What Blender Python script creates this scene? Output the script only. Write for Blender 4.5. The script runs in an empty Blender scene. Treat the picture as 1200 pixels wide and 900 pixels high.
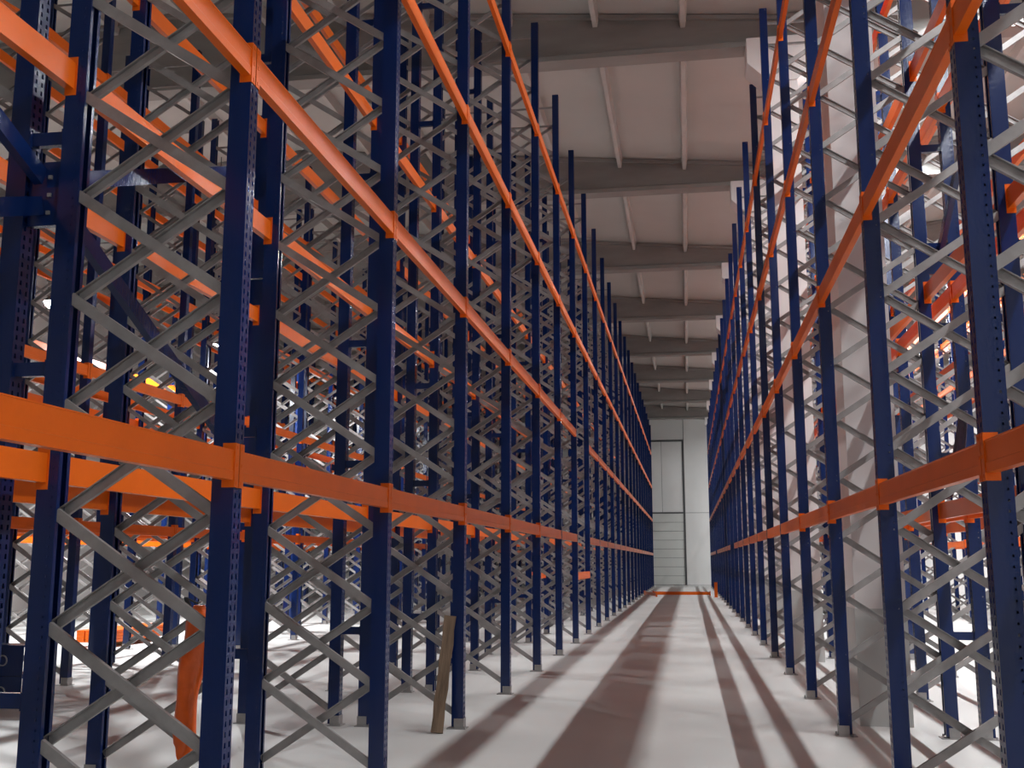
import bpy, math, random
from mathutils import Vector, Matrix
random.seed(7)
PI = math.pi
scene = bpy.context.scene
COL = scene.collection

# ------------------------------------------------------------------ camera
F_PX, YAW, PITCH, EYE = 1246.5, 9.321, 9.490, 1.618          # solved from the rack grid
cam_d = bpy.data.cameras.new('camera'); cam = bpy.data.objects.new('camera', cam_d); COL.objects.link(cam)
cam_d.sensor_width = 36.0; cam_d.lens = F_PX * 36.0 / 1200.0; cam_d.clip_start = 0.05; cam_d.clip_end = 300
cam.location = (0, 0, EYE); cam.rotation_euler = (math.radians(90 + PITCH), 0, math.radians(YAW))
scene.camera = cam

# ------------------------------------------------------------------ world, exposure
w = bpy.data.worlds.new('world'); scene.world = w; w.use_nodes = True
bg = w.node_tree.nodes['Background']; bg.inputs[0].default_value = (0, 0, 0, 1); bg.inputs[1].default_value = 0.0     # closed hall: no sky light
scene.view_settings.view_transform = 'Standard'; scene.view_settings.look = 'None'
scene.view_settings.gamma = 1.0; scene.view_settings.use_curve_mapping = False
scene.view_settings.exposure = 0.80
scene.cycles.use_denoising = True
scene.cycles.max_bounces = 6; scene.cycles.diffuse_bounces = 4; scene.cycles.glossy_bounces = 3
scene.cycles.sample_clamp_indirect = 6.0

LINE_POWER, LAMP_POWER_LEFT = 590.0, 700.0
LINE_X, LINE_Z = 5.6, 11.38     # continuous linear luminaires over the next aisle on the right
LAMPS_LEFT = ((-12.3, 18.86, 6.70), (-12.3, 25.97, 7.27))     # the two lamps the photograph shows

# ------------------------------------------------------------------ key dimensions (metres)
BAY = 2.8; DEP = 1.07; TOP = 10.44
LEV = (2.095, 4.245, 6.38, 8.54)
XL, XR = -2.23, 1.355
Y0L, Y0R = 5.066, 5.212
UPW, UPD = 0.10, 0.115
NODE0, NODEP, NNODE = 0.159, 0.568, 17
BEAM_H, BEAM_D, CONN_H = 0.15, 0.05, 0.222
WALL_Y = 77.0; WALL_LEFT_X = -22.4; WALL_RIGHT_X = 14.2
GIRDER_Z = 11.0; GIRDERS = [19.0 + 7.45 * k for k in range(-3, 8)]
VALLEY_X = 1.9; RIDGE_X = -10.2
def roof_z(x):
    if x < RIDGE_X: return roof_z(min(2 * RIDGE_X - x, VALLEY_X))
    return 11.62 + 0.090 * abs(x - VALLEY_X)

# ------------------------------------------------------------------ materials
def mat(name, base, rough=0.5, metal=0.0, var=0.12, scale=6.0, bump=0.0, bscale=40.0, spec=0.5, stretch=None, coat=0.0):
    m = bpy.data.materials.new(name); m.use_nodes = True
    nt = m.node_tree; b = nt.nodes['Principled BSDF']
    tc = nt.nodes.new('ShaderNodeTexCoord'); mp = nt.nodes.new('ShaderNodeMapping')
    nt.links.new(tc.outputs['Object'], mp.inputs[0])
    if stretch: mp.inputs['Scale'].default_value = stretch
    nz = nt.nodes.new('ShaderNodeTexNoise'); nz.inputs['Scale'].default_value = scale; nz.inputs['Detail'].default_value = 6
    nt.links.new(mp.outputs[0], nz.inputs[0])
    rp = nt.nodes.new('ShaderNodeValToRGB')
    rp.color_ramp.elements[0].position = 0.3; rp.color_ramp.elements[1].position = 0.7
    rp.color_ramp.elements[0].color = tuple(c * (1 - var) for c in base) + (1,)
    rp.color_ramp.elements[1].color = tuple(min(1, c * (1 + var)) for c in base) + (1,)
    nt.links.new(nz.outputs['Fac'], rp.inputs[0]); nt.links.new(rp.outputs[0], b.inputs['Base Color'])
    b.inputs['Roughness'].default_value = rough; b.inputs['Metallic'].default_value = metal
    b.inputs['Specular IOR Level'].default_value = spec
    if coat: b.inputs['Coat Weight'].default_value = coat; b.inputs['Coat Roughness'].default_value = 0.15
    if bump:
        n2 = nt.nodes.new('ShaderNodeTexNoise'); n2.inputs['Scale'].default_value = bscale; n2.inputs['Detail'].default_value = 4
        nt.links.new(mp.outputs[0], n2.inputs[0])
        bp = nt.nodes.new('ShaderNodeBump'); bp.inputs['Strength'].default_value = bump; bp.inputs['Distance'].default_value = 0.02
        nt.links.new(n2.outputs['Fac'], bp.inputs['Height']); nt.links.new(bp.outputs[0], b.inputs['Normal'])
    return m
def emit(name, col, s):
    m = bpy.data.materials.new(name); m.use_nodes = True; nt = m.node_tree
    nt.nodes.remove(nt.nodes['Principled BSDF']); e = nt.nodes.new('ShaderNodeEmission')
    e.inputs[0].default_value = col + (1,); e.inputs[1].default_value = s
    nt.links.new(e.outputs[0], nt.nodes['Material Output'].inputs[0]); return m
M = {
 'blue': mat('blue_powder_coat', (0.003, 0.0155, 0.086), 0.18, 0, 0.10, 3.0, 0.05, 60, 0.45, (1, 1, 0.3)),
 'orange': mat('orange_powder_coat', (0.76, 0.132, 0.007), 0.30, 0, 0.06, 2.5, 0.04, 60, 0.25),
 'galv': mat('galvanised_steel', (0.30, 0.285, 0.28), 0.42, 0.3, 0.16, 9.0, 0.05, 70, 0.5),
 'floor': mat('polished_concrete', (0.60, 0.60, 0.585), 0.42, 0, 0.07, 0.45, 0.05, 3.0, 0.35, (1, 1, 1)),
 'ceil': mat('roof_panel', (0.46, 0.455, 0.435), 0.7, 0, 0.05, 0.5, 0.0, 10, 0.3),
 'girder': mat('girder_concrete', (0.29, 0.28, 0.268), 0.8, 0, 0.14, 1.4, 0.12, 12, 0.3, (0.5, 1, 2.0)),
 'purlin': mat('purlin_concrete', (0.50, 0.49, 0.47), 0.75, 0, 0.08, 2.0, 0.05, 14, 0.3),
 'column': mat('white_painted_concrete', (0.74, 0.70, 0.69), 0.6, 0, 0.05, 0.8, 0.05, 9, 0.35),
 'colbase': mat('grey_painted_concrete', (0.50, 0.50, 0.485), 0.6, 0, 0.06, 1.0, 0.05, 9, 0.35),
 'wall': mat('white_wall_panel', (0.76, 0.75, 0.74), 0.55, 0, 0.04, 0.5, 0.0, 9, 0.3),
 'door': mat('door_panel', (0.66, 0.665, 0.64), 0.5, 0, 0.05, 0.7, 0.0, 9, 0.3),
 'seal': mat('dark_door_frame', (0.11, 0.11, 0.115), 0.6, 0, 0.1, 3, 0, 9, 0.3),
 'wood': mat('weathered_plank', (0.16, 0.11, 0.075), 0.8, 0, 0.35, 5.0, 0.3, 18, 0.2, (6, 6, 0.6)),
 'pallet': mat('pallet_wood', (0.42, 0.28, 0.15), 0.8, 0, 0.3, 5.0, 0.3, 18, 0.2, (6, 0.6, 6)),
 'bag': mat('orange_plastic_bag', (0.85, 0.13, 0.015), 0.3, 0, 0.15, 7.0, 0.35, 14, 0.5),
 'sack': mat('dark_violet_sheet', (0.035, 0.02, 0.06), 0.45, 0, 0.25, 7.0, 0.3, 14, 0.5),
 'black': mat('black_rubber', (0.015, 0.015, 0.016), 0.6, 0, 0.2, 7.0),
 'lamp': mat('lamp_housing', (0.10, 0.11, 0.12), 0.4, 0.5, 0.1, 7.0),
 'lens_soft': emit('line_lens', (1.0, 0.98, 0.95), 8.0),
 'lens': emit('lamp_lens', (1.0, 0.98, 0.94), 60.0),
}
# ------------------------------------------------------------------ mesh helpers
class MB:
    def __init__(s): s.v = []; s.f = []
    def box(s, x0, x1, y0, y1, z0, z1):
        n = len(s.v)
        s.v += [(x, y, z) for z in (z0, z1) for y in (y0, y1) for x in (x0, x1)]
        s.f += [tuple(n + i for i in q) for q in ((0,2,3,1),(4,5,7,6),(0,1,5,4),(2,6,7,3),(0,4,6,2),(1,3,7,5))]
        return s
    def prism(s, pts, fn0, fn1):           # closed outline swept between two placements
        n = len(s.v); k = len(pts)
        s.v += [fn0(*p) for p in pts] + [fn1(*p) for p in pts]
        s.f += [(n + i, n + (i + 1) % k, n + k + (i + 1) % k, n + k + i) for i in range(k)]
        s.f += [tuple(n + i for i in range(k))[::-1], tuple(n + k + i for i in range(k))]
        return s
    def bar(s, p0, p1, wdt, th, up=(0, 0, 1)):     # rectangular bar between two points
        p0 = Vector(p0); p1 = Vector(p1); d = (p1 - p0).normalized(); a = d.cross(Vector(up)).normalized(); b = a.cross(d)
        o = [(-wdt/2, -th/2), (wdt/2, -th/2), (wdt/2, th/2), (-wdt/2, th/2)]
        return s.prism(o, lambda u, v: tuple(p0 + a*u + b*v), lambda u, v: tuple(p1 + a*u + b*v))
    def channel(s, p0, p1, wdt, fl, web_n, t=0.006):   # U channel: web facing web_n, flanges behind it
        p0 = Vector(p0); p1 = Vector(p1); d = (p1 - p0).normalized(); n = Vector(web_n); a = d.cross(n).normalized()
        h = wdt / 2
        o = [(-h, 0), (h, 0), (h, -fl), (h - t, -fl), (h - t, -t), (-h + t, -t), (-h + t, -fl), (-h, -fl)]
        P0 = lambda u, v: tuple(p0 + a*u + n*v); P1 = lambda u, v: tuple(p1 + a*u + n*v)
        k0 = len(s.v); s.v += [P0(*q) for q in o] + [P1(*q) for q in o]
        s.f += [(k0 + i, k0 + (i+1) % 8, k0 + 8 + (i+1) % 8, k0 + 8 + i) for i in range(8)]
        for base in (0, 8):
            for q in ((0, 1, 4, 5), (1, 2, 3, 4), (0, 5, 6, 7)): s.f.append(tuple(k0 + base + i for i in q))
        return s
    def cyl(s, c, r0, r1, z0, z1, n=16):
        k = len(s.v)
        s.v += [(c[0] + r0*math.cos(2*PI*i/n), c[1] + r0*math.sin(2*PI*i/n), z0) for i in range(n)]
        s.v += [(c[0] + r1*math.cos(2*PI*i/n), c[1] + r1*math.sin(2*PI*i/n), z1) for i in range(n)]
        s.f += [(k+i, k+(i+1) % n, k+n+(i+1) % n, k+n+i) for i in range(n)]
        s.f += [tuple(range(k+n-1, k-1, -1)), tuple(range(k+n, k+2*n))]
        return s
    def add(s, other, M4):
        n = len(s.v); s.v += [tuple(M4 @ Vector(p)) for p in other.v]
        s.f += [tuple(n + i for i in q) for q in other.f]; return s
    def mesh(s, name, m):
        me = bpy.data.meshes.new(name); me.from_pydata(s.v, [], s.f); me.materials.append(M[m]); me.update(); return me
def put(name, me, parent=None, loc=(0,0,0), rz=0.0, **props):
    o = bpy.data.objects.new(name, me); COL.objects.link(o)
    if parent is not None: o.parent = parent
    o.location = loc
    if rz: o.rotation_euler = (0, 0, rz)
    for k, v in props.items(): o[k] = v
    return o
def thing(name, loc, label, category, rz=0.0, group=None):
    o = put(name, None, None, loc, rz, label=label, category=category); o.empty_display_size = 0.1
    if group: o['group'] = group
    return o

# ------------------------------------------------------------------ the building
YB = -8.0
put('floor', MB().box(WALL_LEFT_X - 0.3, WALL_RIGHT_X + 0.3, YB, WALL_Y + 0.3, -0.2, 0).mesh('floor', 'floor'), kind='structure')
# roof underside: folded slab
xs = [WALL_LEFT_X - 0.3, 2*RIDGE_X - VALLEY_X, RIDGE_X, VALLEY_X, WALL_RIGHT_X + 0.3]
mb = MB()
mb.prism([(x, roof_z(x)) for x in xs] + [(x, roof_z(x) + 0.12) for x in xs[::-1]],
         lambda x, z: (x, YB, z), lambda x, z: (x, WALL_Y + 0.3, z))
mb.f = mb.f[:10]
for y in (YB, WALL_Y + 0.3): pass
ceil = put('ceiling', mb.mesh('ceiling', 'ceil'), kind='structure')
# purlins, one object per girder bay and line
PX = [0.15 - 1.65 * k for k in range(0, 14)] + [2.0 + 1.65 * k for k in range(1, 8)]
GY = GIRDERS + [WALL_Y]
purl = {}
pm = MB().prism([(-0.045, -0.24), (0.045, -0.24), (0.08, 0.0), (-0.08, 0.0)], lambda x, z: (x, 0, z), lambda x, z: (x, 7.45, z)).mesh('purlin', 'purlin')
for x in PX:
    for y in GIRDERS[:-1]:
        put('purlin', pm, ceil, (x, y, roof_z(x) - 0.001))
# girders: I-shaped concrete, flat bottom, top following the roof
def girder_mesh(x0, x1, up_to):
    mb = MB()
    zb = GIRDER_Z
    def slab(hw, za, zb_, ztop=None):
        pass
    xs_ = sorted(set([x0, x1] + [x for x in (RIDGE_X,) if x0 < x < x1]))
    # bottom flange, tapered haunch, web, top flange
    mb.prism([(-0.21, zb), (0.21, zb), (0.21, zb + 0.10), (0.08, zb + 0.17), (-0.08, zb + 0.17), (-0.21, zb + 0.10)],
             lambda y, z: (x0, y, z), lambda y, z: (x1, y, z))
    mb.prism([(x, zb + 0.17) for x in xs_] + [(x, roof_z(x) - 0.06) for x in xs_[::-1]],
             lambda x, z: (x, -0.08, z), lambda x, z: (x, 0.08, z))
    for a, b in zip(xs_[:-1], xs_[1:]):
        n = len(mb.v)
        for x in (a, b):
            for (y, dz) in ((-0.17, -0.02), (0.17, -0.02), (0.17, -0.10), (-0.17, -0.10)): mb.v.append((x, y, roof_z(x) + dz))
        mb.f += [(n, n+1, n+5, n+4), (n+1, n+2, n+6, n+5), (n+2, n+3, n+7, n+6), (n+3, n, n+4, n+7), (n, n+3, n+2, n+1), (n+4, n+5, n+6, n+7)]
    return mb
gl = girder_mesh(WALL_LEFT_X, VALLEY_X - 0.02, 0).mesh('roof_girder', 'girder')
gr = girder_mesh(VALLEY_X + 0.02, WALL_RIGHT_X, 0).mesh('roof_girder', 'girder')
for y in GIRDERS:
    put('roof_girder', gl, None, (0, y, 0), kind='structure', label='tapered concrete girder spanning the roof over the racks')
    put('roof_girder', gr, None, (0, y, 0), kind='structure', label='tapered concrete girder over the aisle beyond the columns')
# columns standing inside the right-hand rack row
CX0, CX1, CDY = 1.65, 2.15, 0.30
shaft = MB().box(CX0 - VALLEY_X, CX1 - VALLEY_X, -CDY, CDY, 1.15, 10.25).mesh('column_shaft', 'column')
cbase = MB().box(CX0 - VALLEY_X - 0.006, CX1 - VALLEY_X + 0.006, -CDY - 0.006, CDY + 0.006, 0, 1.15).mesh('painted_base', 'colbase')
cap = MB().prism([(-0.25, 10.15), (0.25, 10.15), (0.62, 10.52), (0.62, GIRDER_Z), (-0.62, GIRDER_Z), (-0.62, 10.52)],
                 lambda x, z: (x, -CDY - 0.02, z), lambda x, z: (x, CDY + 0.02, z)).mesh('capital', 'column')
COLUMN_Y = [(y + 0.2 if y < 15 else y - 0.20) for y in GIRDERS if y > 6]
for k, y in enumerate(COLUMN_Y):
    c = put('concrete_column', None, None, (VALLEY_X, y, 0), kind='structure', label='white square concrete column with a grey painted base inside the rack row')
    put('column_shaft', shaft, c); put('painted_base', cbase, c); put('capital', cap, c)
# end wall with door
DX0, DX1, DZ1, DZ2 = -4.7, -0.30, 5.05, 10.15
wb = put('wall_back', MB().box(WALL_LEFT_X, WALL_RIGHT_X, WALL_Y + 0.12, WALL_Y + 0.3, 0, 12.9).mesh('wall_back', 'seal'), kind='structure')
def wpanel(x0, x1, z0, z1, m='wall', nm='wall_panel'):
    put(nm, MB().box(x0 + 0.02, x1 - 0.02, WALL_Y, WALL_Y + 0.13, z0 + 0.015, z1 - 0.015).mesh(nm, m), wb)
def zt(x0, x1): return 12.3
xx = DX1 + 0.12
edges = [xx]
while edges[-1] < WALL_RIGHT_X - 0.01: edges.append(min(edges[-1] + 4.6, WALL_RIGHT_X))
for a, b in zip(edges[:-1], edges[1:]):
    wpanel(a, b, 0, DZ1); wpanel(a, b, DZ1, 12.85)
edges = [DX0 - 0.12]
while edges[-1] > WALL_LEFT_X + 0.01: edges.append(max(edges[-1] - 4.6, WALL_LEFT_X))
for a, b in zip(edges[:-1], edges[1:]):
    wpanel(b, a, 0, DZ1); wpanel(b, a, DZ1, 12.85)
wpanel(DX0 - 0.12, DX1 + 0.12, DZ2 + 0.12, 12.85)
dr = put('door_1', MB().box(DX0 - 0.10, DX0, WALL_Y - 0.04, WALL_Y + 0.1, 0, DZ2).box(DX1, DX1 + 0.10, WALL_Y - 0.04, WALL_Y + 0.1, 0, DZ2)
     .box(DX0 - 0.10, DX1 + 0.10, WALL_Y - 0.04, WALL_Y + 0.1, DZ2, DZ2 + 0.11).box(DX0, DX1, WALL_Y - 0.03, WALL_Y + 0.1, DZ1 - 0.05, DZ1 + 0.05)
     .mesh('door_1', 'seal'), kind='structure', label='tall panelled door with a dark frame at the end of the aisle')
nP = 8
for k in range(nP):
    z0 = 0.02 + (DZ1 - 0.06) / nP * k; z1 = 0.02 + (DZ1 - 0.06) / nP * (k + 1)
    put('door_panel', MB().box(DX0, DX1, WALL_Y + 0.0, WALL_Y + 0.09, z0 + 0.012, z1 - 0.012).mesh('door_panel', 'door'), dr)
wz = (DX1 - DX0) / 3
for k in range(3):
    put('upper_panel', MB().box(DX0 + wz*k + 0.012, DX0 + wz*(k+1) - 0.012, WALL_Y + 0.0, WALL_Y + 0.09, DZ1 + 0.06, DZ2 - 0.01).mesh('upper_panel', 'wall'), dr)
for side, x, s in (('left', WALL_LEFT_X, -1), ('right', WALL_RIGHT_X, 1)):
    wl = put('wall_' + side, MB().box(min(x + s*0.12, x + s*0.3), max(x + s*0.12, x + s*0.3), YB, WALL_Y + 0.3, 0, 13.2).mesh('wall_' + side, 'seal'), kind='structure')
    y = YB
    while y < WALL_Y - 0.1:
        y1 = min(y + 6.8, WALL_Y)
        put('wall_panel', MB().box(min(x, x + s*0.13), max(x, x + s*0.13), y + 0.01, y1 - 0.01, 0, 6.2).mesh('wall_panel', 'wall'), wl)
        put('wall_panel', MB().box(min(x, x + s*0.13), max(x, x + s*0.13), y + 0.01, y1 - 0.01, 6.23, 13.0).mesh('wall_panel', 'wall'), wl)
        y = y1

put('wall_front', MB().box(WALL_LEFT_X - 0.3, WALL_RIGHT_X + 0.3, YB - 0.2, YB, 0, 13.2).mesh('wall_front', 'wall'), kind='structure')

# ------------------------------------------------------------------ rack components (shared meshes)
def perforated_upright():
    mb = MB(); idx = {}
    def V(p):
        k = tuple(round(c, 5) for c in p)
        if k not in idx: idx[k] = len(mb.v); mb.v.append(k)
        return idx[k]
    P = 0.05; n = int(round((TOP - 0.04) / P)); z00 = 0.02
    def strip(fn, u0, u1, cols, hu, hz):
        us = [u0 + (u1 - u0) * i / cols for i in range(cols + 1)]
        for i in range(cols):
            a, b = us[i], us[i+1]; c = (a + b) / 2
            for k in range(n):
                z0 = z00 + k * P; z1 = z0 + P; zc = z0 + P * (0.5 if i % 2 == 0 else 0.5)
                o = [V(fn(a, z0)), V(fn(b, z0)), V(fn(b, z1)), V(fn(a, z1))]
                h = [V(fn(c - hu, zc - hz)), V(fn(c + hu, zc - hz)), V(fn(c + hu*0.7, zc + hz)), V(fn(c - hu*0.7, zc + hz))]
                for j in range(4): mb.f.append((o[j], o[(j+1) % 4], h[(j+1) % 4], h[j]))
    H = UPW / 2
    strip(lambda u, z: (0, u, z), -H, H, 2, 0.009, 0.013)
    FS = 0.062
    strip(lambda u, z: (-u, H, z), FS, UPD, 1, 0.006, 0.006)
    strip(lambda u, z: (-u, -H, z), UPD, FS, 1, 0.006, 0.006)
    for k in range(n):
        z0 = z00 + k*P; z1 = z0 + P
        mb.f.append((V((0, H, z0)), V((-FS, H, z0)), V((-FS, H, z1)), V((0, H, z1))))
        mb.f.append((V((-FS, -H, z0)), V((0, -H, z0)), V((0, -H, z1)), V((-FS, -H, z1))))
    for s in (-1, 1):
        a, b = s*H, s*(H - 0.028)
        for k in range(n):
            z0 = z00 + k*P; z1 = z0 + P
            q = [V((-UPD, a, z0)), V((-UPD, b, z0)), V((-UPD, b, z1)), V((-UPD, a, z1))]
            mb.f.append(tuple(q if s < 0 else q[::-1]))
    me = mb.mesh('upright_raw', 'blue')
    o = bpy.data.objects.new('tmp', me); COL.objects.link(o)
    md = o.modifiers.new('s', 'SOLIDIFY'); md.thickness = 0.003; md.offset = 0
    dg = bpy.context.evaluated_depsgraph_get(); out = bpy.data.meshes.new_from_object(o.evaluated_get(dg))
    bpy.data.objects.remove(o); bpy.data.meshes.remove(me); out.name = 'upright'; return out
def plain_upright():
    H = UPW / 2; t = 0.004
    o = [(0, -H), (0, H), (-UPD, H), (-UPD, H - 0.028), (-UPD + t, H - 0.028), (-UPD + t, H - t), (-t, H - t), (-t, -H + t),
         (-UPD + t, -H + t), (-UPD + t, -H + 0.028), (-UPD, -H + 0.028), (-UPD, -H)]
    mb = MB().prism(o, lambda x, y: (x, y, 0.02), lambda x, y: (x, y, TOP - 0.02))
    mb.f = mb.f[:-2]; return mb.mesh('upright_plain', 'blue')
UP_NEAR, UP_FAR = perforated_upright(), plain_upright()
PLATE = (MB().box(-0.16, 0.03, -0.08, 0.08, 0, 0.008).box(0.001, 0.006, -0.058, 0.058, 0.008, 0.10).box(-0.09, 0.006, 0.056, 0.060, 0.008, 0.10).box(-0.09, 0.006, -0.060, -0.056, 0.008, 0.10)
         .cyl((0.018, -0.068), 0.008, 0.008, 0.008, 0.03, 6).cyl((-0.12, 0.068), 0.008, 0.008, 0.008, 0.03, 6)).mesh('base_plate', 'galv')
XA, XB = -0.105, -DEP + 0.105
def brace_mb(kind, mir):
    s = -1 if mir else 1        # which face of the frame carries the rear-high brace
    if kind == 'rear_high': return MB().channel((XA, -0.040*s, 0), (XB, -0.040*s, NODEP), 0.058, 0.026, (0, -s, 0))
    if kind == 'front_high': return MB().channel((XB, 0.030*s, 0), (XA, 0.030*s, NODEP), 0.058, 0.026, (0, s, 0))
    return MB().channel((XA, -0.02, 0), (XB, -0.02, 0), 0.036, 0.02, (0, -1, 0))
BR = {}
for mir in (False, True):
    for k in ('rear_high', 'front_high', 'flat'): BR[k, mir] = brace_mb(k, mir).mesh('brace', 'galv')
def bracing_all(mir):
    mb = MB()
    for k in range(NNODE):
        for kd in ('rear_high', 'front_high'): mb.add(brace_mb(kd, mir), Matrix.Translation((0, 0, NODE0 + NODEP*k)))
    for z in (9.81, 10.18): mb.add(brace_mb('flat', mir), Matrix.Translation((0, 0, z)))
    return mb.mesh('bracing', 'galv')
BR_ALL = {m: bracing_all(m) for m in (False, True)}
def make_frame(x, y, flip, near, braced, label, group):
    rz = PI if flip else 0.0
    t = thing('pallet_rack', (x, y, 0), label, 'rack frame', rz, group)
    up = UP_NEAR if near else UP_FAR
    for lx, r in ((0, 0.0), (-DEP, PI)):
        u = put('upright', up, t, (lx, 0, 0), r)
        put('base_plate', PLATE, u)
    if braced == 'each':
        for k in range(NNODE):
            for kd in ('rear_high', 'front_high'): put('brace', BR[kd, flip], t, (0, 0, NODE0 + NODEP*k))
        for z in (9.81, 10.18): put('brace', BR['flat', flip], t, (0, 0, z))
    elif braced == 'all':
        put('bracing', BR_ALL[flip], t, kind='stuff')
    return t
# beams: local x = 0 is the face flush with the upright's front, length along y from 0 to BAY
def beam_mb():
    h = BEAM_H / 2; d = BEAM_D
    o = [(0, -h), (0, -h*0.42), (-0.003, -h*0.36), (-0.003, h*0.90), (0, h*0.93), (0, h), (-d, h), (-d, -h)]
    return MB().prism(o, lambda x, z: (x, UPW/2 + 0.004, z), lambda x, z: (x, BAY - UPW/2 - 0.004, z))
def conn_mb(end):
    c = CONN_H / 2; e = UPW/2
    mb = MB().box(-0.062, 0.006, e + 0.0005, e + 0.0045, -c, c).box(0.002, 0.006, 0.006, e + 0.0005, -c, c)
    for z in (-c*0.8, 0.0, c*0.8): mb.box(0.006, 0.009, 0.02, 0.034, z - 0.009, z + 0.009)
    if end: mb.v = [(x, BAY - y, z) for (x, y, z) in mb.v]; mb.f = [q[::-1] for q in mb.f]
    return mb
BEAM_ME = beam_mb().mesh('beam_profile', 'orange'); CONN = [conn_mb(0).mesh('connector', 'orange'), conn_mb(1).mesh('connector', 'orange')]
whole = MB()
for q in (beam_mb(), conn_mb(0), conn_mb(1)): whole.add(q, Matrix.Identity(4))
BEAM_WHOLE = whole.mesh('rack_beam', 'orange')

# ------------------------------------------------------------------ rows of racking
# name: (x of front face, first Y, frames n0..n1, flipped, description, perforated up to, single braces up to)
ROW = {
 'A': (XL, Y0L, -1, 23, False, 'the plank row', 7, 8),
 'B': (XL - DEP - 0.20, Y0L, -1, 23, False, 'the row backing the plank row', 5, 5),
 'G': (XR, Y0R, -1, 23, True, 'the row built around white columns', 7, 7),
 'H': (XR + DEP + 0.20, Y0R, -1, 23, True, 'the row backing the column row', 4, 4),
 'C': (-8.18, Y0L, 1, 22, False, 'the row across the aisle behind the plank row', 0, 4),
 'D': (-9.45, Y0L, 1, 22, False, 'the row with bright lamps hanging behind it', 0, 0),
 'E': (-14.12, Y0L, 3, 20, False, 'the row beyond the bright hanging lamps', 0, 0),
 'I': (7.30, Y0R, 1, 14, True, 'the row across the aisle behind the columns', 0, 0),
 'J': (8.57, Y0R, 1, 12, True, 'the last row by the wall beyond the columns', 0, 0),
}
import numpy as np
cy, sy, cp, sp = math.cos(math.radians(YAW)), math.sin(math.radians(YAW)), math.cos(math.radians(PITCH)), math.sin(math.radians(PITCH))
FWD = Vector((-sy*cp, cy*cp, sp)); RGT = Vector((cy, sy, 0)); UPV = RGT.cross(FWD)
def project(p):
    d = Vector(p) - Vector((0, 0, EYE)); D = d.dot(FWD)
    if D < 0.3: return None
    return 600 + F_PX*d.dot(RGT)/D, 450 - F_PX*d.dot(UPV)/D
def beam_size(x, y, z):
    best = 0.0
    pts = [project((x, y + BAY*i/8, z)) for i in range(9)]
    for a, b in zip(pts[:-1], pts[1:]):
        if a and b and any(-5 < q[0] < 1205 and -5 < q[1] < 905 for q in (a, b)): best += math.hypot(a[0]-b[0], a[1]-b[1])
    return best
ORD = ['first', 'second', 'third', 'fourth', 'fifth', 'sixth', 'seventh', 'eighth', 'ninth']
LEVEL_WORD = ['lowest', 'second', 'third', 'top']
beams = []
frame_no = 0
blocked = []
for key, (x, y0, n0, n1, flip, desc, pn, bn) in ROW.items():
    for n in range(n0, n1 + 1):
        y = y0 + n*BAY
        hit = key == 'G' and any(abs(y - c) < CDY + 0.06 for c in COLUMN_Y)
        label = 'blue cross-braced rack frame in ' + desc; grp = 'frames of ' + desc
        if key == 'A' and 3 <= n <= 10: label = 'blue rack frame, %s from the leaning plank towards the panelled door' % ORD[n - 3]
        if key == 'A' and n == 1: label = 'blue rack frame between the hanging orange bag and the leaning plank'
        if key == 'G' and n == 2: label = 'blue rack frame of the column row directly facing the leaning plank'
        if key == 'G' and 3 <= n <= 10: label = 'column row rack frame, %s from the one facing the plank towards the door' % ORD[n - 3]
        if key == 'G' and n == 1: label = 'column row rack frame next to the one facing the plank, away from the door'
        if key == 'A' and n == 0: label = 'blue rack frame with the orange plastic bag hanging on its bracing'
        if key == 'A' and n == 2: label = 'blue rack frame with the wooden plank leaning beside its upright'
        if key in 'BH' and n == 2: label = 'blue rack frame back to back with the frame %s the plank' % ('beside' if key == 'B' else 'facing')
        if key in 'BH' and 3 <= n <= 9: label = 'blue rack frame backing the %s row, %s towards the door from behind the plank' % ('plank' if key == 'B' else 'column', ORD[n - 3])
        if key == 'H' and 3 <= n <= 9: label = 'blue rack frame backing the column row, %s doorwards from opposite the plank' % ORD[n - 3]
        t = make_frame(x, y, flip, n <= pn, None if hit else ('each' if n <= bn else 'all'), label, grp)
        if n == n1: continue
        sg = 1 if flip else -1
        for li, z in enumerate(LEV):
            for face in (0, 1):
                bx = x if face == 0 else x + sg*DEP
                fl = flip if face == 0 else (not flip)
                zz = z
                if (key in 'BD' and face == 0) or (key == 'E' and face == 1): continue
                if key == 'H' and face == 1 and li >= 2: zz = (6.0, 7.85)[li - 2]  # rear heights shifted to steer their shadow bands on the aisle floor
                if key == 'H' and face == 0 and li == 2: zz = 6.22  # lowered so its shadow fills the gap in the wide floor band
                if key == 'G' and face == 1 and li == 2: zz = 6.58  # raised to move its floor shadow towards the plank row
                if key == 'A' and n == 6 and li < 2 :
                    if li == 1: continue
                    zz = 1.33
                if key == 'G' and n in (10, 17) and li == 0: continue
                beams.append((beam_size(bx, y, zz), key, n, li, face, bx, y, zz, fl))
beams.sort(key=lambda b: -b[0])
rest = MB()
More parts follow.
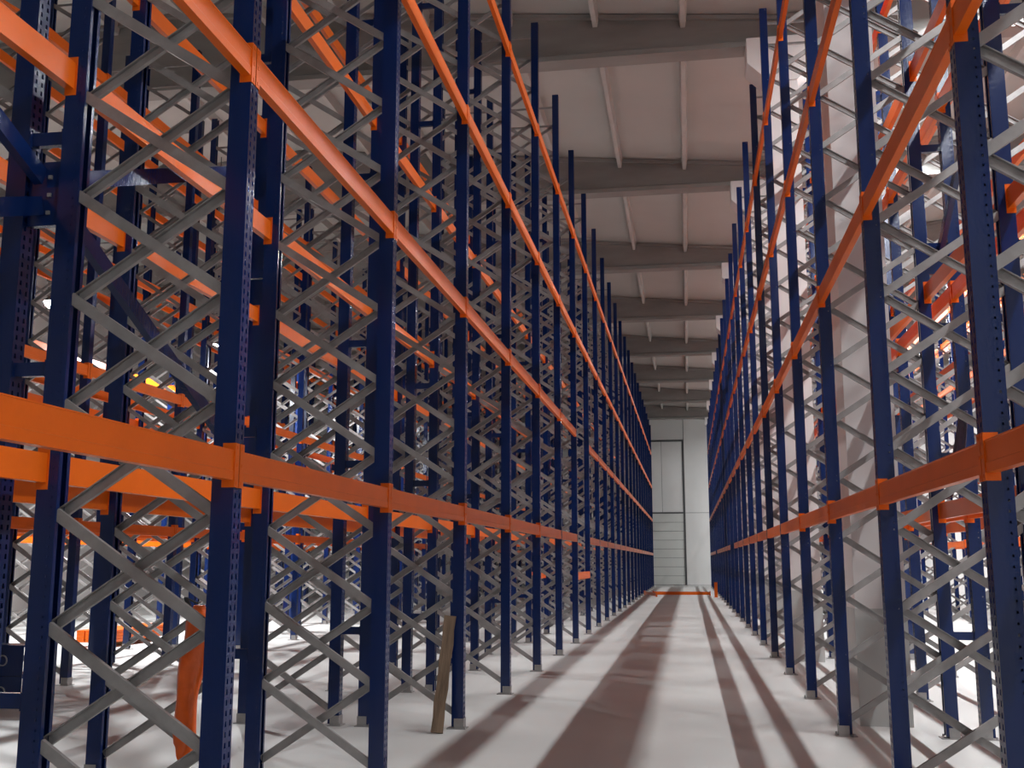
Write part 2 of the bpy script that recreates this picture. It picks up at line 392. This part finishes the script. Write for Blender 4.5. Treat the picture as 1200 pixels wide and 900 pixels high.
for i, (sz, key, n, li, face, bx, y, z, fl) in enumerate(beams):
    loc = (bx, y + BAY if fl else y, z); rz = PI if fl else 0.0
    if i < 300:
        d = ROW[key][5]
        side = 'front' if face == 0 else 'rear'
        label = 'orange %s level %s beam of %s' % (LEVEL_WORD[li], side, d)
        if key == 'A' and n == 6 and li == 0: label = 'orange beam set lower than its neighbours on %s side of plank row' % side
        elif key == 'A' and 2 <= n <= 9: label = 'orange %s level %s beam, %s bay from the leaning plank towards the door' % (LEVEL_WORD[li], side, ORD[n - 2])
        elif key == 'A' and n == 1: label = 'orange %s level %s beam of the bay ending at the leaning plank' % (LEVEL_WORD[li], side)
        elif key == 'A' and n == 0: label = 'orange %s level %s beam of the bay beginning at the orange bag' % (LEVEL_WORD[li], side)
        elif key == 'G' and 2 <= n <= 9: label = '%s level %s orange beam of column row, %s bay doorwards from opposite plank' % (LEVEL_WORD[li], side, ORD[n - 2])
        elif key == 'B' and 2 <= n <= 9: label = 'orange %s level beam behind the plank row, %s bay doorwards from the plank' % (LEVEL_WORD[li], ORD[n - 2])
        elif key == 'H' and 2 <= n <= 9: label = '%s level %s orange beam behind column row, %s bay doorwards from opposite plank' % (LEVEL_WORD[li], side, ORD[n - 2])
        grp = '%s level %s beams of %s' % (LEVEL_WORD[li], side, d)
        if sz > 30:
            t = thing('rack_beam', loc, label, 'rack beam', rz, grp); t['kind'] = 'thing'
            put('beam_profile', BEAM_ME, t); put('connector', CONN[0], t); put('connector', CONN[1], t)
        else:
            put('rack_beam', BEAM_WHOLE, None, loc, rz, label=label, category='rack beam', group=grp, kind='thing')
    else:
        rest.add(beam_mb(), Matrix.Translation(loc) @ Matrix.Rotation(rz, 4, 'Z'))
put('distant_beams', rest.mesh('distant_beams', 'orange'), kind='stuff', label='orange beams of the far and hidden rack bays', category='rack beams')

# ------------------------------------------------------------------ row spacers between back-to-back rows
sp = MB()
sp.box(-0.0965, -0.092, -0.05, 0.05, -0.045, 0.045).box(0.092, 0.0965, -0.05, 0.05, -0.045, 0.045)
sp.channel((-0.093, -0.03, 0), (0.093, -0.03, 0), 0.075, 0.04, (0, -1, 0))
for bx in (-0.05, 0.0, 0.05): sp.cyl((bx, 0), 0.006, 0.006, 0.0, 0.0001, 6)
SPACER = sp.mesh('row_spacer', 'blue')
SPZ = (0.93, 2.62, 3.90, 5.75, 7.55, 9.30)
for xm, y0, desc in ((XL - DEP - 0.10, Y0L, 'plank row and the rack row behind it'), (XR + DEP + 0.10, Y0R, 'column row and the rack row behind it')):
    for n in range(-1, 11):
        for z in SPZ:
            put('row_spacer', SPACER, None, (xm, y0 + n*BAY, z), label='short blue steel spacer joining the ' + desc, category='row spacer', group='spacers between ' + desc)

# ------------------------------------------------------------------ lamps
def high_bay(x, y, z, power, label, group, r=0.19):
    t = thing('high_bay_lamp', (x, y, z), label, 'lamp', 0, group)
    put('housing', MB().cyl((0, 0), 0.24, 0.16, 0.0, 0.10, 20).cyl((0, 0), 0.12, 0.10, 0.10, 0.24, 20).mesh('housing', 'lamp'), t)
    put('lens', MB().cyl((0, 0), 0.19, 0.21, -0.05, -0.002, 20).cyl((0, 0), 0.14, 0.19, -0.10, -0.05, 20).cyl((0, 0), 0.06, 0.14, -0.13, -0.10, 20).mesh('lens', 'lens'), t)
    top = roof_z(x) - z - 0.004
    put('suspension_rod', MB().cyl((0, 0), 0.012, 0.012, 0.24, top, 8).mesh('suspension_rod', 'lamp'), t)
    ld = bpy.data.lights.new('lamp_light', 'AREA'); ld.shape = 'DISK'; ld.size = r*2; ld.energy = power; ld.color = (0.95, 0.985, 1.0)
    l = bpy.data.objects.new('lamp_light', ld); COL.objects.link(l); l.parent = t; l.location = (0, 0, -0.15)
    return t
LH = MB().box(-0.06, 0.06, -3.35, 3.35, 0.012, 0.09).mesh('housing', 'lamp')
LROD = MB().cyl((0, 0), 0.008, 0.008, 0.09, roof_z(LINE_X) - LINE_Z - 0.008, 6).mesh('suspension_rod', 'lamp')
LLENS = MB().prism([(-0.05, 0.012), (0.05, 0.012), (0.035, -0.02), (-0.035, -0.02)], lambda x, z: (x, -3.34, z), lambda x, z: (x, 3.34, z)).mesh('lens', 'lens_soft')
for k in range(0, 10):
    t = thing('linear_luminaire', (LINE_X, GIRDERS[0] + 3.725 + 7.45*k, LINE_Z), 'long slim lamp of the light line over the aisle beyond the column row', 'lamp', 0, 'lamps of the light line beyond the columns')
    put('housing', LH, t); put('lens', LLENS, t)
    for yy in (-2.4, 2.4): put('suspension_rod', LROD, t, (0, yy, 0))
    ld = bpy.data.lights.new('lamp_light', 'AREA'); ld.shape = 'RECTANGLE'; ld.size = 0.10; ld.size_y = 6.7; ld.energy = LINE_POWER; ld.color = (0.95, 0.985, 1.0)
    yc = t.location.y
    seen = any(q and 0 <= q[0] <= 1200 and 0 <= q[1] <= 900 for q in (project((LINE_X, yc + 3.35*i/10, LINE_Z)) for i in range(-10, 11)))
    l = bpy.data.objects.new('line_lamp_%d' % (k + 1) + ('' if seen else '_offscreen'), ld); COL.objects.link(l); l.parent = t; l.location = (0, 0, -0.03)
for p, lab in zip(LAMPS_LEFT, ('bright lamp hanging low beyond the row with the crossed spine brace', 'second bright hanging lamp, the one nearer the panelled door')):
    high_bay(*p, LAMP_POWER_LEFT, lab, 'lamps hanging over the far aisle')

# ------------------------------------------------------------------ spine bracing at the first frames
xg = XL - DEP - 0.10
t = thing('spine_brace', (xg, Y0L, 3.60), 'blue crossed spine brace bolted through a plate between back-to-back racks beside the bag', 'brace')
put('gusset_plate', MB().box(-0.095, 0.095, -0.02, 0.02, -0.19, 0.17).mesh('gusset_plate', 'blue'), t)
for (p0, p1) in (((0, 0.03, 0.05), (0, BAY - 0.06, -1.20)), ((0, -0.03, 0.08), (0, -BAY + 0.06, 1.18)), ((0, -0.03, -0.08), (0, -BAY + 0.06, -1.05)), ((0, 0.03, 0.08), (0, BAY - 0.06, 1.15))):
    put('diagonal', MB().channel(p0, p1, 0.10, 0.05, (1, 0, 0)).mesh('diagonal', 'blue'), t)
for (y, z) in ((0.0, -0.12), (0.0, 0.08), (0.0, -0.02)):
    put('bolt', MB().box(0.02, 0.04, y - 0.032, y - 0.02, z - 0.010, z + 0.010).mesh('bolt', 'galv'), t)
xg2 = XR + DEP + 0.10
t = thing('spine_brace', (xg2, Y0R + 2*BAY, 4.6), 'blue diagonal spine brace between the column row and the racks behind', 'brace')
put('gusset_plate', MB().box(-0.098, 0.098, -0.02, 0.02, -0.16, 0.16).mesh('gusset_plate', 'blue'), t)
put('diagonal', MB().channel((0, 0.0, 0.05), (0, -1.1*BAY/1.1 + 0.06, 1.75), 0.10, 0.05, (-1, 0, 0)).mesh('diagonal', 'blue'), t)

# ------------------------------------------------------------------ loose things
# wooden plank leaning beside the third frame
t = put('wooden_plank', MB().prism([(-0.06, -0.02), (0.06, -0.02), (0.06, 0.02), (-0.06, 0.02)], lambda a, b: (a, b, 0), lambda a, b: (a*0.9, b, 0.62)).mesh('wooden_plank', 'wood'),
        None, (0, 0, 0), label='weathered brown wooden plank leaning against the rack', category='plank')
pm_ = MB()
for i in range(8):
    z0 = 1.12*i/8; z1 = 1.12*(i+1)/8
    j = lambda k: 0.006*math.sin(k*2.3)
    a0, a1 = -0.058 + j(i), 0.058 + j(i + 3); b0, b1 = -0.058 + j(i+1), 0.058 + j(i + 4)
    pm_.prism([(a0, -0.02), (a1, -0.02), (a1, 0.02), (a0, 0.02)], lambda u, v: (u, v, z0), lambda u, v: ((u - a0)/(a1 - a0)*(b1 - b0) + b0, v, z1))
t.data = pm_.mesh('wooden_plank', 'wood')
t.location = (-2.42, 10.30, 0.008); t.rotation_euler = (math.radians(-15.0), math.radians(6.3), math.radians(12))
# orange bag hanging on the bracing of the first frame
def bag_mesh():
    mb = MB(); nz, na = 18, 14
    for i in range(nz + 1):
        f = i/nz; z = 1.40 - 0.76*f
        wd = 0.060 + 0.006*math.sin(f*7) - 0.03*max(0, f - 0.86)/0.14 - 0.035*max(0, 0.10 - f)/0.10
        off = 0.012 - 0.05*f + 0.004*math.sin(f*9)
        for k in range(na):
            a = 2*PI*k/na; r = 1 + 0.16*math.sin(3*a + f*6) + 0.08*math.sin(5*a - f*11)
            mb.v.append((off + wd*r*math.cos(a), 0.030*r*math.sin(a), z - 0.03*math.cos(a)*(f > 0.9)))
    for i in range(nz):
        for k in range(na):
            mb.f.append((i*na + k, i*na + (k+1) % na, (i+1)*na + (k+1) % na, (i+1)*na + k))
    mb.f += [tuple(range(na)), tuple(range(nz*na + na - 1, nz*na - 1, -1))]
    return mb.mesh('bag_body', 'bag')
t = thing('plastic_bag', (-2.475, Y0L + 0.115, 0), 'crumpled orange plastic bag hanging inside the rack frame', 'bag')
b_ = put('bag_body', bag_mesh(), t)
for p in b_.data.polygons: p.use_smooth = True
put('hanging_loop', MB().bar((-0.03, 0, 1.38), (-0.02, -0.08, 1.44), 0.02, 0.008).bar((-0.02, -0.08, 1.44), (0.04, -0.06, 1.41), 0.02, 0.008).mesh('hanging_loop', 'black'), t)
# orange beams lying across the far end of the aisle
t = thing('loose_beam', (0, 0, 0), 'orange rack beam lying across the aisle floor', 'rack beam')
t.location = (1.0, 53.4, CONN_H/2); t.rotation_euler = (0, 0, math.radians(91.5)); 
o = put('beam_profile', BEAM_ME, t)
for c_ in CONN: o = put('connector', c_, t)
t = thing('loose_beam', (0, 0, 0), 'orange rack beam lying askew on the floor, end on the crosswise beam', 'rack beam')
t.location = (-1.5, 51.0, CONN_H/2); t.rotation_euler = (0, 0, math.radians(14))
o = put('beam_profile', BEAM_ME, t)
for c_ in CONN: o = put('connector', c_, t)
# orange upright guard
t = thing('upright_guard', (XR - 0.16, Y0R + 16*BAY + 0.9, 0), 'small orange steel guard post standing at the column row', 'guard')
put('guard_post', MB().prism([(-0.07, -0.08), (0.07, -0.08), (0.07, -0.074), (-0.064, -0.074), (-0.064, 0.074), (0.07, 0.074), (0.07, 0.08), (-0.07, 0.08)],
    lambda x, y: (x, y, 0.01), lambda x, y: (x, y, 0.68)).mesh('guard_post', 'orange'), t)
put('guard_foot', MB().box(-0.10, 0.10, -0.11, 0.11, 0, 0.01).mesh('guard_foot', 'orange'), t)
# stack of beams on bearers in the neighbouring aisles
def beam_stack(x, y, rz, n, label, ln=1.6):
    for k in (-0.6, 0.6):
        o = put('wooden_bearer', MB().box(-0.35, 0.35, -0.05, 0.05, 0, 0.09).mesh('wooden_bearer', 'pallet'), None,
                (x - k*math.sin(rz), y + k*math.cos(rz), 0), rz, label='wooden bearer under the ' + label, category='timber', group='bearers under the ' + label)
    for i in range(n):
        r, c = divmod(i, 4)
        cx = -0.27 + 0.18*c
        o = put('loose_beam', None, None, (0, 0, 0), 0, label='orange beam in the ' + label, category='rack beam', group='beams in the ' + label)
        o.data if False else None
        bpy.data.objects.remove(o)
        mbb = MB().prism([(-0.08, 0), (0.08, 0), (0.08, 0.05), (0.07, 0.056), (-0.07, 0.056), (-0.08, 0.05)], lambda a, b: (a, -0.8*ln, b), lambda a, b: (a, 0.8*ln, b))
        lx, lz = cx, 0.09 + 0.058*r
        put('loose_beam', mbb.mesh('loose_beam', 'orange'), None,
            (x + lx*math.cos(rz), y + lx*math.sin(rz), lz), rz, label='orange beam in the ' + label, category='rack beam', group='beams in the ' + label)
beam_stack(-11.3, 20.6, 0.0, 16, 'stack on the floor of the lamp aisle')
# blue post guards piled on the floor of the next aisle
for k, z in enumerate((0.0, 0.345)):
    t = thing('post_guard', (-8.0, 11.3, z), ('lower' if k == 0 else 'upper') + ' dark blue steel guard with round holes, of the pile of two', 'guard')
    mb = MB().box(-0.55, 0.55, 0.0, 0.3, 0.0, 0.02).box(-0.55, 0.55, 0.0, 0.3, 0.32, 0.34)
    mb.box(-0.55, 0.55, 0.0, 0.012, 0.02, 0.32)
    put('guard_shell', mb.mesh('guard_shell', 'blue'), t)
    for hx in (-0.4, -0.05, 0.3):
        ring = MB(); N = 14
        for (r_, y_) in ((0.050, 0.0), (0.062, 0.0), (0.062, -0.012), (0.050, -0.012)):
            ring.v += [(hx + r_*math.cos(2*PI*i/N), y_, 0.17 + r_*math.sin(2*PI*i/N)) for i in range(N)]
        for a in range(4):
            for i in range(N): ring.f.append((a*N + i, a*N + (i+1) % N, ((a+1) % 4)*N + (i+1) % N, ((a+1) % 4)*N + i))
        put('hole_rim', ring.mesh('hole_rim', 'galv'), t)
# dark sheet draped over the rear beam by the columns
mb = MB(); nu, nv = 10, 12
for i in range(nu + 1):
    for j in range(nv + 1):
        u = i/nu; v = j/nv
        mb.v.append((0.02*math.sin(u*9 + v*3) - 0.02 + 0.10*v*(1 - v), -0.15 + 0.30*u + 0.70*v, 0.70*(1 - v) + 0.025 + 0.012*math.sin(u*5)))
for i in range(nu):
    for j in range(nv):
        a = i*(nv + 1) + j; mb.f.append((a, a + nv + 1, a + nv + 2, a + 1))
o = put('dark_sheet', mb.mesh('dark_sheet', 'sack'), None, (2.40, 9.72, LEV[0] + BEAM_H/2 + 0.36), label='dark violet plastic sheet hanging behind the column row', category='sheet')
o.location.z = LEV[0] + BEAM_H/2 + 0.002
md = o.modifiers.new('thick', 'SOLIDIFY'); md.thickness = 0.01
for p in o.data.polygons: p.use_smooth = True
